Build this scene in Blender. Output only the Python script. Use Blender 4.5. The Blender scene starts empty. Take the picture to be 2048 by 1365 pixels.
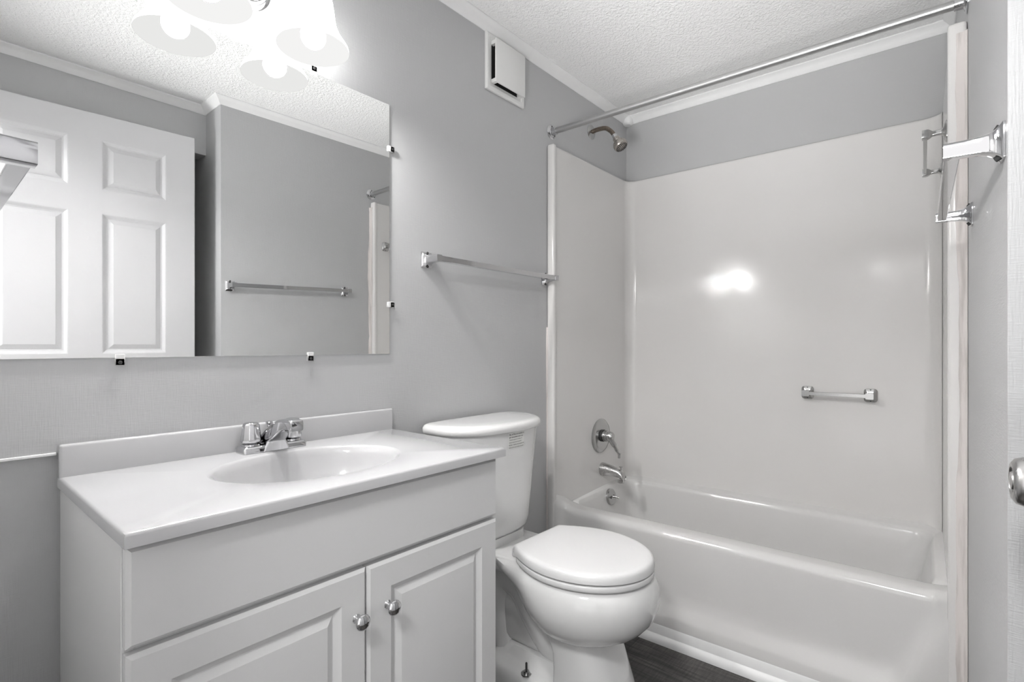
import bpy, bmesh, math, random
from mathutils import Vector, Matrix

random.seed(7)
scene = bpy.context.scene
COL = scene.collection

# ------------------------------------------------------------------ camera, world, lights, exposure
CAM_Z = 1.10
cam_data = bpy.data.cameras.new('camera')
cam = bpy.data.objects.new('camera', cam_data)
COL.objects.link(cam)
cam.location = (0, 0, CAM_Z)
cam.rotation_euler = (math.radians(90), 0, math.radians(40.5 - 90))
cam_data.sensor_width = 36
cam_data.lens = 1035 / 2048 * 36
cam_data.shift_y = 9.5 / 2048
cam_data.clip_start = 0.01
scene.camera = cam

world = bpy.data.worlds.new('hall_ambient')
scene.world = world
world.use_nodes = True
world.node_tree.nodes['Background'].inputs[0].default_value = (1, 0.99, 0.985, 1)
world.node_tree.nodes['Background'].inputs[1].default_value = 0.6

def area_light(name, loc, target, size, power, size_y=None):
    d = bpy.data.lights.new(name, 'AREA')
    d.energy = power
    d.size = size
    if size_y:
        d.shape = 'RECTANGLE'
        d.size_y = size_y
    o = bpy.data.objects.new(name, d)
    COL.objects.link(o)
    o.location = loc
    o.rotation_euler = (Vector(target) - Vector(loc)).to_track_quat('-Z', 'Y').to_euler()
    return o

area_light('hall_light', (-0.68, 0.17, 2.28), (-0.3, 0.3, 0.0), 0.35, 12)
FL = area_light('added_ceiling_fill', (-0.90, 0.20, 0.60), (1.48, 0.61, 2.318), 0.6, 2.8)  # added fill aimed up to brighten the ceiling; no real lamp stands here
FL.data.spread = math.radians(50)

vs = scene.view_settings
vs.view_transform = 'Standard'
vs.look = 'None'
vs.exposure = 1.37
vs.gamma = 1.0
vs.use_curve_mapping = False
scene.cycles.use_denoising = True
scene.cycles.max_bounces = 10
scene.cycles.diffuse_bounces = 6
scene.cycles.sample_clamp_indirect = 0.0

# ------------------------------------------------------------------ materials
def new_mat(name):
    m = bpy.data.materials.new(name)
    m.use_nodes = True
    nt = m.node_tree
    return m, nt, nt.nodes['Principled BSDF']

def plain(name, col, rough=0.5, metal=0.0, coat=0.0, mottled=0.0, bump=0.0, bump_scale=60, spec=0.5):
    m, nt, b = new_mat(name)
    c = (col, col, col) if isinstance(col, (int, float)) else col
    b.inputs['Base Color'].default_value = (*c, 1)
    b.inputs['Roughness'].default_value = rough
    b.inputs['Metallic'].default_value = metal
    b.inputs['Coat Weight'].default_value = coat
    b.inputs['Specular IOR Level'].default_value = spec
    tc = nt.nodes.new('ShaderNodeTexCoord')
    nz = nt.nodes.new('ShaderNodeTexNoise')
    nz.inputs['Scale'].default_value = bump_scale
    nz.inputs['Detail'].default_value = 4
    nt.links.new(tc.outputs['Object'], nz.inputs['Vector'])
    if mottled:
        mx = nt.nodes.new('ShaderNodeMix'); mx.data_type = 'RGBA'
        mx.inputs[6].default_value = (*[x * (1 - mottled) for x in c], 1)
        mx.inputs[7].default_value = (*[min(1, x * (1 + mottled)) for x in c], 1)
        nt.links.new(nz.outputs['Fac'], mx.inputs[0])
        nt.links.new(mx.outputs[2], b.inputs['Base Color'])
    if bump:
        bp = nt.nodes.new('ShaderNodeBump')
        bp.inputs['Distance'].default_value = bump
        bp.inputs['Strength'].default_value = 1
        nt.links.new(nz.outputs['Fac'], bp.inputs['Height'])
        nt.links.new(bp.outputs['Normal'], b.inputs['Normal'])
    return m

def linen_wall(name, col, d=0.00035):
    m, nt, b = new_mat(name)
    b.inputs['Base Color'].default_value = (*col, 1)
    b.inputs['Roughness'].default_value = 0.42
    tc = nt.nodes.new('ShaderNodeTexCoord')
    hs = []
    for sc in ((420, 420, 30), (45, 45, 420)):
        mp = nt.nodes.new('ShaderNodeMapping')
        mp.inputs['Scale'].default_value = sc
        nz = nt.nodes.new('ShaderNodeTexNoise')
        nz.inputs['Scale'].default_value = 1.0
        nz.inputs['Detail'].default_value = 2
        nt.links.new(tc.outputs['Object'], mp.inputs['Vector'])
        nt.links.new(mp.outputs['Vector'], nz.inputs['Vector'])
        hs.append(nz)
    ad = nt.nodes.new('ShaderNodeMath'); ad.operation = 'ADD'
    nt.links.new(hs[0].outputs['Fac'], ad.inputs[0])
    nt.links.new(hs[1].outputs['Fac'], ad.inputs[1])
    bp = nt.nodes.new('ShaderNodeBump')
    bp.inputs['Distance'].default_value = d
    nt.links.new(ad.outputs[0], bp.inputs['Height'])
    nt.links.new(bp.outputs['Normal'], b.inputs['Normal'])
    return m

def ceiling_mat():
    m, nt, b = new_mat('stippled_ceiling_paint')
    b.inputs['Base Color'].default_value = (0.88, 0.88, 0.875, 1)
    b.inputs['Roughness'].default_value = 0.55
    tc = nt.nodes.new('ShaderNodeTexCoord')
    nz = nt.nodes.new('ShaderNodeTexNoise')
    nz.inputs['Scale'].default_value = 105
    nz.inputs['Detail'].default_value = 2.5
    nz.inputs['Distortion'].default_value = 0.6
    nt.links.new(tc.outputs['Object'], nz.inputs['Vector'])
    rp = nt.nodes.new('ShaderNodeValToRGB')
    rp.color_ramp.elements[0].position = 0.35
    rp.color_ramp.elements[1].position = 0.70
    nt.links.new(nz.outputs['Fac'], rp.inputs['Fac'])
    bp = nt.nodes.new('ShaderNodeBump')
    bp.inputs['Distance'].default_value = 0.0022
    bp.inputs['Strength'].default_value = 0.9
    nt.links.new(rp.outputs['Color'], bp.inputs['Height'])
    nt.links.new(bp.outputs['Normal'], b.inputs['Normal'])
    return m

def floor_mat():
    m, nt, b = new_mat('dark_vinyl_planks')
    N, L = nt.nodes.new, nt.links.new
    tc = N('ShaderNodeTexCoord')
    mp = N('ShaderNodeMapping')
    mp.inputs['Rotation'].default_value = (0, 0, math.radians(90))
    L(tc.outputs['Object'], mp.inputs['Vector'])
    br = N('ShaderNodeTexBrick')
    br.inputs['Scale'].default_value = 1.0
    br.inputs['Brick Width'].default_value = 0.9
    br.inputs['Row Height'].default_value = 0.15
    br.inputs['Mortar Size'].default_value = 0.0012
    br.inputs['Color1'].default_value = (0.30, 0.30, 0.30, 1)
    br.inputs['Color2'].default_value = (0.75, 0.75, 0.75, 1)
    br.inputs['Mortar'].default_value = (0.0, 0.0, 0.0, 1)
    L(mp.outputs['Vector'], br.inputs['Vector'])
    def noise(scale, detail):
        q = N('ShaderNodeMapping'); q.inputs['Scale'].default_value = scale
        n = N('ShaderNodeTexNoise'); n.inputs['Scale'].default_value = 1; n.inputs['Detail'].default_value = detail
        n.inputs['Distortion'].default_value = 0.8
        L(tc.outputs['Object'], q.inputs['Vector']); L(q.outputs['Vector'], n.inputs['Vector'])
        return n
    g = noise((75, 5, 1), 8)
    s = noise((14, 160, 1), 3)
    k = noise((16, 3, 1), 5)
    def mul(a, c):
        x = N('ShaderNodeMath'); x.operation = 'MULTIPLY'; L(a, x.inputs[0]); L(c, x.inputs[1]); return x.outputs[0]
    v = mul(g.outputs['Fac'], k.outputs['Fac'])
    sr = N('ShaderNodeMapRange')
    sr.inputs['From Min'].default_value = 0.3; sr.inputs['From Max'].default_value = 0.7
    sr.inputs['To Min'].default_value = 0.38; sr.inputs['To Max'].default_value = 0.62
    L(s.outputs['Fac'], sr.inputs['Value'])
    v2 = mul(v, sr.outputs['Result'])
    v3 = mul(v2, br.outputs['Color'])
    rp = N('ShaderNodeValToRGB')
    e = rp.color_ramp.elements
    e[0].position = 0.035; e[0].color = (0.008, 0.007, 0.0065, 1)
    e[1].position = 0.15; e[1].color = (0.14, 0.128, 0.12, 1)
    L(v3, rp.inputs['Fac'])
    L(rp.outputs['Color'], b.inputs['Base Color'])
    b.inputs['Roughness'].default_value = 0.42
    bp = N('ShaderNodeBump'); bp.inputs['Distance'].default_value = 0.0006
    L(v2, bp.inputs['Height']); L(bp.outputs['Normal'], b.inputs['Normal'])
    return m

def surround_mat(name, col):
    m, nt, b = new_mat(name)
    N, L = nt.nodes.new, nt.links.new
    tc = N('ShaderNodeTexCoord')
    nz = N('ShaderNodeTexNoise'); nz.inputs['Scale'].default_value = 3; nz.inputs['Detail'].default_value = 2
    L(tc.outputs['Object'], nz.inputs['Vector'])
    mx = N('ShaderNodeMix'); mx.data_type = 'RGBA'
    mx.inputs[6].default_value = (col[0] * .975, col[1] * .965, col[2] * .955, 1)
    mx.inputs[7].default_value = (*[c * 1.02 for c in col], 1)
    L(nz.outputs['Fac'], mx.inputs[0])
    L(mx.outputs[2], b.inputs['Base Color'])
    b.inputs['Roughness'].default_value = 0.14
    bp = N('ShaderNodeBump'); bp.inputs['Distance'].default_value = 0.004; bp.inputs['Strength'].default_value = 0.35
    L(nz.outputs['Fac'], bp.inputs['Height']); L(bp.outputs['Normal'], b.inputs['Normal'])
    return m

def caulk_mat():
    m, nt, b = new_mat('smeared_caulk')
    N, L = nt.nodes.new, nt.links.new
    tc = N('ShaderNodeTexCoord')
    mp = N('ShaderNodeMapping'); mp.inputs['Scale'].default_value = (60, 60, 5)
    nz = N('ShaderNodeTexNoise'); nz.inputs['Scale'].default_value = 1; nz.inputs['Detail'].default_value = 5
    L(tc.outputs['Object'], mp.inputs['Vector']); L(mp.outputs['Vector'], nz.inputs['Vector'])
    rp = N('ShaderNodeValToRGB')
    rp.color_ramp.elements[0].position = 0.30; rp.color_ramp.elements[0].color = (0.46, 0.43, 0.41, 1)
    rp.color_ramp.elements[1].position = 0.52; rp.color_ramp.elements[1].color = (0.64, 0.60, 0.58, 1)
    L(nz.outputs['Fac'], rp.inputs['Fac']); L(rp.outputs['Color'], b.inputs['Base Color'])
    b.inputs['Roughness'].default_value = 0.7
    bp = N('ShaderNodeBump'); bp.inputs['Distance'].default_value = 0.002
    L(nz.outputs['Fac'], bp.inputs['Height']); L(bp.outputs['Normal'], b.inputs['Normal'])
    return m

def brushed(name, col, rough):
    m, nt, b = new_mat(name)
    N, L = nt.nodes.new, nt.links.new
    b.inputs['Base Color'].default_value = (*col, 1)
    b.inputs['Metallic'].default_value = 1
    tc = N('ShaderNodeTexCoord')
    nz = N('ShaderNodeTexNoise'); nz.inputs['Scale'].default_value = 90; nz.inputs['Detail'].default_value = 3
    L(tc.outputs['Object'], nz.inputs['Vector'])
    mr = N('ShaderNodeMapRange')
    mr.inputs['To Min'].default_value = rough * 0.75
    mr.inputs['To Max'].default_value = rough * 1.3
    L(nz.outputs['Fac'], mr.inputs['Value']); L(mr.outputs['Result'], b.inputs['Roughness'])
    return m

def mirror_mat():
    m, nt, b = new_mat('silvered_glass')
    N, L = nt.nodes.new, nt.links.new
    b.inputs['Metallic'].default_value = 1
    b.inputs['Base Color'].default_value = (0.90, 0.905, 0.90, 1)
    tc = N('ShaderNodeTexCoord')
    nz = N('ShaderNodeTexNoise'); nz.inputs['Scale'].default_value = 7; nz.inputs['Detail'].default_value = 5
    L(tc.outputs['Object'], nz.inputs['Vector'])
    rp = N('ShaderNodeMapRange')
    rp.inputs['From Min'].default_value = 0.55; rp.inputs['From Max'].default_value = 0.85
    rp.inputs['To Min'].default_value = 0.0; rp.inputs['To Max'].default_value = 0.05
    L(nz.outputs['Fac'], rp.inputs['Value']); L(rp.outputs['Result'], b.inputs['Roughness'])
    return m

def shade_mat(name, strength):
    # lit frosted glass bell
    m = bpy.data.materials.new(name); m.use_nodes = True
    nt = m.node_tree; N, L = nt.nodes.new, nt.links.new
    nt.nodes.clear()
    out = N('ShaderNodeOutputMaterial')
    em = N('ShaderNodeEmission'); em.inputs['Strength'].default_value = strength
    em.inputs['Color'].default_value = (1, 0.995, 0.985, 1)
    L(em.outputs[0], out.inputs['Surface'])
    return m

def emit_mat(name, strength):
    m = bpy.data.materials.new(name); m.use_nodes = True
    nt = m.node_tree; nt.nodes.clear()
    out = nt.nodes.new('ShaderNodeOutputMaterial')
    em = nt.nodes.new('ShaderNodeEmission')
    em.inputs['Color'].default_value = (1, 0.985, 0.97, 1)
    em.inputs['Strength'].default_value = strength
    nt.links.new(em.outputs[0], out.inputs['Surface'])
    return m

def clear_mat():
    m, nt, b = new_mat('clear_plastic')
    b.inputs['Base Color'].default_value = (0.95, 0.95, 0.95, 1)
    b.inputs['Roughness'].default_value = 0.08
    b.inputs['Transmission Weight'].default_value = 0.35
    b.inputs['IOR'].default_value = 1.3
    return m

M = {}
M['wall'] = linen_wall('grey_linen_wallpaper', (0.48, 0.483, 0.488))
M['wall_smooth'] = linen_wall('grey_wall_paint', (0.46, 0.462, 0.464), 0.00015)
M['wall_coarse'] = linen_wall('coarse_linen_wallpaper', (0.48, 0.483, 0.488), 0.0006)
M['ceiling'] = ceiling_mat()
M['floor'] = floor_mat()
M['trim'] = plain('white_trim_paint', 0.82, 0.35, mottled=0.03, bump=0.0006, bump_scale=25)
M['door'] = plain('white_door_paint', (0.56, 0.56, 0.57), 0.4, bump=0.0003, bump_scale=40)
M['cabinet'] = plain('white_thermofoil', (0.64, 0.64, 0.64), 0.38, mottled=0.01, bump_scale=4)
M['marble'] = plain('white_cultured_marble', (0.51, 0.51, 0.517), 0.16, coat=0.4)
M['porcelain'] = plain('white_porcelain', (0.72, 0.72, 0.717), 0.09, coat=0.5)
M['seat'] = plain('white_plastic_seat', (0.72, 0.72, 0.72), 0.24)
M['tub'] = surround_mat('white_fibreglass', (0.62, 0.617, 0.612))
M['panel'] = surround_mat('offwhite_fibreglass', (0.69, 0.682, 0.674))
M['caulk'] = caulk_mat()
M['chrome'] = plain('polished_chrome', (0.60, 0.60, 0.61), 0.05, metal=1.0)
M['satin'] = brushed('satin_nickel', (0.54, 0.535, 0.53), 0.25)
M['worn'] = brushed('worn_chrome', (0.50, 0.50, 0.495), 0.20)
M['rod'] = brushed('aluminium_tube', (0.50, 0.50, 0.50), 0.34)
M['bronze'] = brushed('tarnished_bronze', (0.24, 0.20, 0.165), 0.28)
M['headmetal'] = brushed('tarnished_nickel', (0.47, 0.44, 0.41), 0.25)
M['mirror'] = mirror_mat()
M['glassedge'] = plain('glass_edge', (0.75, 0.78, 0.77), 0.15)
M['shade'] = shade_mat('frosted_glass_outside', 4.0)
M['shade_in'] = shade_mat('frosted_glass_inside', 0.35)
M['bulb'] = emit_mat('lit_bulb', 215.0)
M['dark'] = plain('dark_hole', 0.012, 0.8)
M['rubber'] = plain('dark_rubber', 0.03, 0.6)
M['clear'] = clear_mat()
M['plastic'] = plain('white_plastic', (0.76, 0.76, 0.75), 0.35)
M['sticker'] = plain('sticker_paper', (0.74, 0.74, 0.72), 0.4)
M['ink'] = plain('black_ink', 0.03, 0.5)
M['dust'] = plain('dried_splash', (0.62, 0.62, 0.61), 0.8)

# ------------------------------------------------------------------ mesh helpers
def link_mesh(name, bm, mat, parent=None, angle=38):
    bmesh.ops.recalc_face_normals(bm, faces=bm.faces[:])
    if parent is not None:
        base = world_of(parent)
        bm.transform(base.inverted())
    me = bpy.data.meshes.new(name)
    bm.to_mesh(me); bm.free()
    me.materials.append(mat)
    for p in me.polygons:
        p.use_smooth = True
    me.set_sharp_from_angle(angle=math.radians(angle))
    o = bpy.data.objects.new(name, me)
    COL.objects.link(o)
    if parent is not None:
        o.parent = parent
    return o

def world_of(o):
    m = o.matrix_basis.copy()
    while o.parent:
        o = o.parent
        m = o.matrix_basis @ m
    return m

def tag(o, label, cat, group=None):
    o['label'] = label; o['category'] = cat
    if group: o['group'] = group
    return o

def thing(name, label, cat, loc, rotz=0.0, group=None):
    o = bpy.data.objects.new(name, None)
    o.empty_display_size = 0.05
    COL.objects.link(o)
    o.location = loc; o.rotation_euler = (0, 0, rotz)
    return tag(o, label, cat, group)

def struct(name, bm, mat, parent=None, angle=30):
    o = link_mesh(name, bm, mat, parent, angle)
    if parent is None:
        o['kind'] = 'structure'
    return o

def add_box(bm, a, b, bevel=0.0, seg=2):
    n0 = bmesh.new()
    vs = [n0.verts.new((x, y, z)) for x in (a[0], b[0]) for y in (a[1], b[1]) for z in (a[2], b[2])]
    for f in ((0, 1, 3, 2), (4, 6, 7, 5), (0, 4, 5, 1), (2, 3, 7, 6), (0, 2, 6, 4), (1, 5, 7, 3)):
        n0.faces.new([vs[i] for i in f])
    bmesh.ops.recalc_face_normals(n0, faces=n0.faces[:])
    if bevel:
        bmesh.ops.bevel(n0, geom=n0.edges[:], offset=bevel, segments=seg, profile=0.5, affect='EDGES')
    merge(bm, n0)

def merge(bm, other, mat=None):
    if mat is not None:
        other.transform(mat)
    mp = {}
    for v in other.verts:
        mp[v] = bm.verts.new(v.co)
    for f in other.faces:
        try:
            bm.faces.new([mp[v] for v in f.verts])
        except ValueError:
            pass
    other.free()

def loft(bm, rings, cap0=True, cap1=True, closed=True):
    vr = [[bm.verts.new(p) for p in r] for r in rings]
    n = len(vr[0])
    for a, b in zip(vr[:-1], vr[1:]):
        for i in range(n if closed else n - 1):
            j = (i + 1) % n
            bm.faces.new((a[i], a[j], b[j], b[i]))
    if cap0: bm.faces.new(vr[0])
    if cap1: bm.faces.new(list(reversed(vr[-1])))
    return vr

def frame_of(axis):
    z = Vector(axis).normalized()
    t = Vector((0, 0, 1)) if abs(z.z) < 0.9 else Vector((1, 0, 0))
    x = t.cross(z).normalized()
    y = z.cross(x)
    return x, y, z

def add_lathe(bm, prof, origin, axis=(0, 0, 1), n=32, cap0=True, cap1=True, sx=1.0):
    x, y, z = frame_of(axis)
    o = Vector(origin)
    rings = []
    for r, h in prof:
        r = max(r, 1e-5)
        rings.append([o + z * h + x * (r * sx * math.cos(2 * math.pi * i / n)) + y * (r * math.sin(2 * math.pi * i / n)) for i in range(n)])
    loft(bm, rings, cap0, cap1)

def add_tube(bm, pts, rad, n=20, cap=True):
    pts = [Vector(p) for p in pts]
    rads = rad if isinstance(rad, (list, tuple)) else [rad] * len(pts)
    tang = []
    for i in range(len(pts)):
        a = pts[max(i - 1, 0)]; b = pts[min(i + 1, len(pts) - 1)]
        tang.append((b - a).normalized())
    x, y, _ = frame_of(tang[0])
    rings = []
    for i, p in enumerate(pts):
        t = tang[i]
        x = (x - t * x.dot(t)).normalized()
        y = t.cross(x)
        rings.append([p + (x * math.cos(2 * math.pi * k / n) + y * math.sin(2 * math.pi * k / n)) * rads[i] for k in range(n)])
    loft(bm, rings, cap, cap)

def smooth_path(pts, n=8):
    # Catmull-Rom through the points
    P = [Vector(p) for p in pts]
    P = [P[0] * 2 - P[1]] + P + [P[-1] * 2 - P[-2]]
    out = []
    for i in range(1, len(P) - 2):
        for k in range(n):
            t = k / n
            a, b, c, d = P[i - 1], P[i], P[i + 1], P[i + 2]
            out.append(0.5 * ((2 * b) + (c - a) * t + (2 * a - 5 * b + 4 * c - d) * t * t + (3 * b - a - 3 * c + d) * t ** 3))
    out.append(P[-2])
    return out

def rrect(cx, cy, hx, hy, r, n=6):
    r = min(r, hx - 1e-4, hy - 1e-4)
    out = []
    for sx, sy, a0 in ((1, 1, 0), (-1, 1, 90), (-1, -1, 180), (1, -1, 270)):
        for k in range(n + 1):
            a = math.radians(a0 + 90 * k / n)
            out.append((cx + sx * (hx - r) + r * math.cos(a), cy + sy * (hy - r) + r * math.sin(a)))
    return out

def prism(bm, poly, z0, z1):
    loft(bm, [[Vector((x, y, z0)) for x, y in poly], [Vector((x, y, z1)) for x, y in poly]])

def panel_slab(bm, W, H, T, panels, prof, cham, place):
    """board W x H, front at depth 0, back at -T; each panel is a nested ring of (inset, depth)."""
    q = lambda x, z, d: bm.verts.new(place(x, z, d))
    outer = []
    for ins, d in ((0, -T), (0, -cham), (cham, 0.0)):
        outer.append([place(x, z, d) for x, z in ((ins, ins), (W - ins, ins), (W - ins, H - ins), (ins, H - ins))])
    loft(bm, outer, True, False)
    xs = sorted({cham, W - cham, *[v for p in panels for v in (p[0], p[2])]})
    zs = sorted({cham, H - cham, *[v for p in panels for v in (p[1], p[3])]})
    for i in range(len(xs) - 1):
        for j in range(len(zs) - 1):
            mx, mz = (xs[i] + xs[i + 1]) / 2, (zs[j] + zs[j + 1]) / 2
            if any(p[0] < mx < p[2] and p[1] < mz < p[3] for p in panels):
                continue
            bm.faces.new([q(xs[i], zs[j], 0), q(xs[i + 1], zs[j], 0), q(xs[i + 1], zs[j + 1], 0), q(xs[i], zs[j + 1], 0)])
    for x0, z0, x1, z1 in panels:
        rings = []
        for ins, d in prof:
            rings.append([place(x, z, d) for x, z in ((x0 + ins, z0 + ins), (x1 - ins, z0 + ins), (x1 - ins, z1 - ins), (x0 + ins, z1 - ins))])
        loft(bm, rings, False, True)
    bmesh.ops.remove_doubles(bm, verts=bm.verts[:], dist=1e-5)

# ------------------------------------------------------------------ room data (metres)
YA = 1.34                    # wall with the mirror
ZC = 2.318                   # ceiling
SKF = 0.0265                 # the tub end of the room is a little out of square
SKC = 0.0344
CX0, CY0 = 1.0, -0.0569      # outer corner of the right wall
YREC = -0.25
XD = 0.015                   # wall with the entry
def far_x(y): return 2.515 + SKF * (YA - y)
def right_y(x): return CY0 + SKC * (x - CX0)
def front_x(y): return 1.80 + SKF * (YA - y)
xr = 2.55
CORNER = (far_x(right_y(2.551)), right_y(2.551))

# ------------------------------------------------------------------ room shell
bm = bmesh.new(); add_box(bm, (-1.6, -1.2, -0.05), (2.75, 1.5, 0.0)); struct('floor', bm, M['floor'])
bm = bmesh.new(); add_box(bm, (-0.085, -1.2, ZC), (2.75, 1.5, ZC + 0.05)); struct('ceiling', bm, M['ceiling'])

bm = bmesh.new()
add_box(bm, (-0.085, YA, 0.889), (2.75, YA + 0.12, ZC))
add_box(bm, (0.21, YA, 0.0), (2.75, YA + 0.12, 0.889))
add_box(bm, (-0.085, YA + 0.016, 0.0), (0.21, YA + 0.12, 0.889))
struct('wall_left', bm, M['wall'])

bm = bmesh.new()
prism(bm, [(far_x(1.46), 1.46), (far_x(-0.35), -0.35), (2.75, -0.35), (2.75, 1.46)], 0, ZC)
struct('wall_far', bm, M['wall_smooth'])

bm = bmesh.new()
prism(bm, [(CX0, CY0), (2.6, right_y(2.6)), (2.6, -0.36), (CX0, -0.36)], 0, ZC)
struct('wall_right', bm, M['wall_coarse'])

bm = bmesh.new()                                   # recessed stretch with the closet opening
add_box(bm, (XD, YREC - 0.1, 2.077), (CX0, YREC, ZC))
add_box(bm, (XD, YREC - 0.1, 0.0), (0.17, YREC, 2.077))
struct('wall_recess', bm, M['wall'])

bm = bmesh.new()                                   # closet behind the opening
add_box(bm, (XD, -1.0, 0), (CX0 + 0.05, -0.95, ZC))
add_box(bm, (XD - 0.1, -1.0, 0), (XD, YREC - 0.1, ZC))
add_box(bm, (CX0, -1.0, 0), (CX0 + 0.05, YREC - 0.11, ZC))
struct('wall_closet', bm, M['wall_smooth'])

bm = bmesh.new()                                   # entry wall with the doorway the camera stands in
DY0, DY1, DH = -0.15, 0.62, 2.08
add_box(bm, (-0.085, DY1, 0), (XD, YA + 0.12, ZC))
add_box(bm, (-0.085, YREC - 0.1, 0), (XD, DY0, ZC))
add_box(bm, (-0.085, DY0, DH), (XD, DY1, ZC))
struct('wall_entry', bm, M['trim'])

# crown moulding, one piece per wall, mitred at the corners
poly = [(XD, YA), (2.515, YA), CORNER, (CX0, CY0), (CX0, YREC), (XD, YREC)]
prof = [(0.0, 0.036), (0.004, 0.0365), (0.010, 0.031), (0.017, 0.020), (0.026, 0.011), (0.032, 0.007), (0.035, 0.004), (0.035, 0.0)]
def offset_pt(i, d):
    p = Vector(poly[i])
    def nrm(a, b):
        t = (Vector(b) - Vector(a)).normalized()
        return Vector((t.y, -t.x))
    ns = []
    if i > 0: ns.append(nrm(poly[i - 1], poly[i]))
    if i < len(poly) - 1: ns.append(nrm(poly[i], poly[i + 1]))
    if len(ns) == 1: return p + ns[0] * d
    k = ns[0] + ns[1]
    return p + k * (d / (1 + ns[0].dot(ns[1])))
for i in range(len(poly) - 1):
    bm = bmesh.new()
    rings = []
    for e in (i, i + 1):
        r = [Vector((*offset_pt(e, d), ZC - dz)) for d, dz in prof]
        r.append(Vector((*poly[e], ZC)))
        rings.append(r)
    loft(bm, rings)
    struct('trim_%d' % (i + 1), bm, M['trim'])
bm = bmesh.new()                                   # little corner block over the tub
add_lathe(bm, [(0.0, 0), (0.018, 0.0), (0.026, 0.006), (0.029, 0.016), (0.029, 0.045)], (2.497, 1.322, ZC - 0.045), n=24)
struct('trim_6', bm, M['trim'])

bm = bmesh.new()                                   # thin lip along the panel seam beside the vanity
add_box(bm, (XD, YA - 0.003, 0.885), (0.1915, YA + 0.0155, 0.8905), 0.001, 1)
struct('trim_7', bm, M['trim'])

# base moulding along the tub apron
bm = bmesh.new()
tprof = [(0.0, 0.0), (-0.024, 0.0), (-0.024, 0.010), (-0.019, 0.021), (-0.012, 0.027), (-0.010, 0.030), (-0.009, 0.060), (-0.006, 0.066), (0.0, 0.068)]
rings = []
for y in (1.335, -0.02):
    rings.append([Vector((front_x(y) + 0.008 + dx, y, z)) for dx, z in tprof])
loft(bm, rings)
struct('baseboard_far', bm, M['trim'])

# ------------------------------------------------------------------ six-panel door standing open along the recess
ang = math.radians(3.9)
hinge = Vector((0.9035, -0.11, 0)) - Vector((math.cos(ang), math.sin(ang), 0)) * 0.818
def leaf_pt(s, z, d):                              # s from the hinge, d out towards the room
    return hinge + Vector((math.cos(ang), math.sin(ang), 0)) * s + Vector((-math.sin(ang), math.cos(ang), 0)) * d + Vector((0, 0, z + 0.012))
W, H = 0.818, 2.088
cols = ((0.118, 0.353), (0.465, 0.700))
rows = ((0.24, 0.86), (1.054, 1.660), (1.764, 1.976))
pans = [(a, r0, b, r1) for a, b in cols for r0, r1 in rows]
bm = bmesh.new()
panel_slab(bm, W, H, 0.035, pans, [(0, 0), (0.004, -0.001), (0.014, -0.007), (0.020, -0.008), (0.040, -0.002), (0.043, -0.002)], 0.002, leaf_pt)
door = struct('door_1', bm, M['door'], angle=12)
kp = leaf_pt(0.765, 0.929, 0)
kn = Vector((-math.sin(ang), math.cos(ang), 0))
bm = bmesh.new()
add_lathe(bm, [(0.032, 0), (0.033, 0.003), (0.028, 0.008), (0.014, 0.011), (0.012, 0.024), (0.016, 0.029), (0.025, 0.034), (0.0285, 0.042), (0.0285, 0.052), (0.026, 0.059), (0.021, 0.0625), (0.017, 0.0625), (0.0155, 0.0605), (0.0115, 0.0605), (0.010, 0.063), (0.0, 0.0635)], kp, kn, n=40)
o = link_mesh('door_handle', bm, M['satin'], None)
o.parent = door

# ------------------------------------------------------------------ vanity cabinet
VX0, VX1 = 0.199, 0.968
FY = 0.876
van = thing('vanity_cabinet', 'white bathroom vanity cabinet with two raised panel doors under the sink top', 'cabinet', (0.585, 1.1, 0))
bm = bmesh.new()
bx0, bx1 = VX0 - 0.002, VX1 + 0.002
add_box(bm, (bx0, FY + 0.019, 0.09), (bx0 + 0.016, 1.338, 0.8215), 0.001, 1)
add_box(bm, (bx1 - 0.016, FY + 0.019, 0.09), (bx1, 1.338, 0.8215), 0.001, 1)
add_box(bm, (bx0 + 0.016, FY + 0.019, 0.09), (bx1 - 0.016, FY + 0.034, 0.8215))
add_box(bm, (bx0 + 0.016, 1.325, 0.09), (bx1 - 0.016, 1.338, 0.8215))
add_box(bm, (bx0 + 0.016, FY + 0.034, 0.09), (bx1 - 0.016, 1.325, 0.106))
add_box(bm, (VX0 + 0.002, FY + 0.075, 0.0), (VX1 - 0.002, 1.338, 0.09))
link_mesh('body', bm, M['cabinet'], van)
cprof = [(0, 0), (0.0015, -0.0015), (0.013, -0.0085), (0.015, -0.0085), (0.028, -0.0015), (0.032, -0.001)]
def front(x0, z0):
    return lambda x, z, d: Vector((x0 + x, FY - d, z0 + z))
bm = bmesh.new()
panel_slab(bm, VX1 - VX0, 0.816 - 0.673, 0.018, [], [], 0.006, front(VX0, 0.673))
link_mesh('drawer_front', bm, M['cabinet'], van, 20)
GX = 0.5885
for x0, x1, kx in ((VX0, GX - 0.0012, 0.5645), (GX + 0.0012, VX1, 0.6375)):
    bm = bmesh.new()
    w, h = x1 - x0, 0.664 - 0.105
    panel_slab(bm, w, h, 0.018, [(0.055, 0.055, w - 0.055, h - 0.055)], cprof, 0.006, front(x0, 0.105))
    d = link_mesh('door', bm, M['cabinet'], van, 14)
    bm = bmesh.new()
    add_lathe(bm, [(0.009, 0), (0.007, 0.003), (0.0055, 0.006), (0.0055, 0.013), (0.009, 0.016), (0.0145, 0.019), (0.0155, 0.022), (0.0145, 0.0245), (0.0105, 0.0275), (0.005, 0.0292), (0.0, 0.0297)], (kx, FY, 0.573), (0, -1, 0), n=28)
    k = link_mesh('knob', bm, M['chrome'], d)
    k['label'] = 'small round chrome knob'

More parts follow.
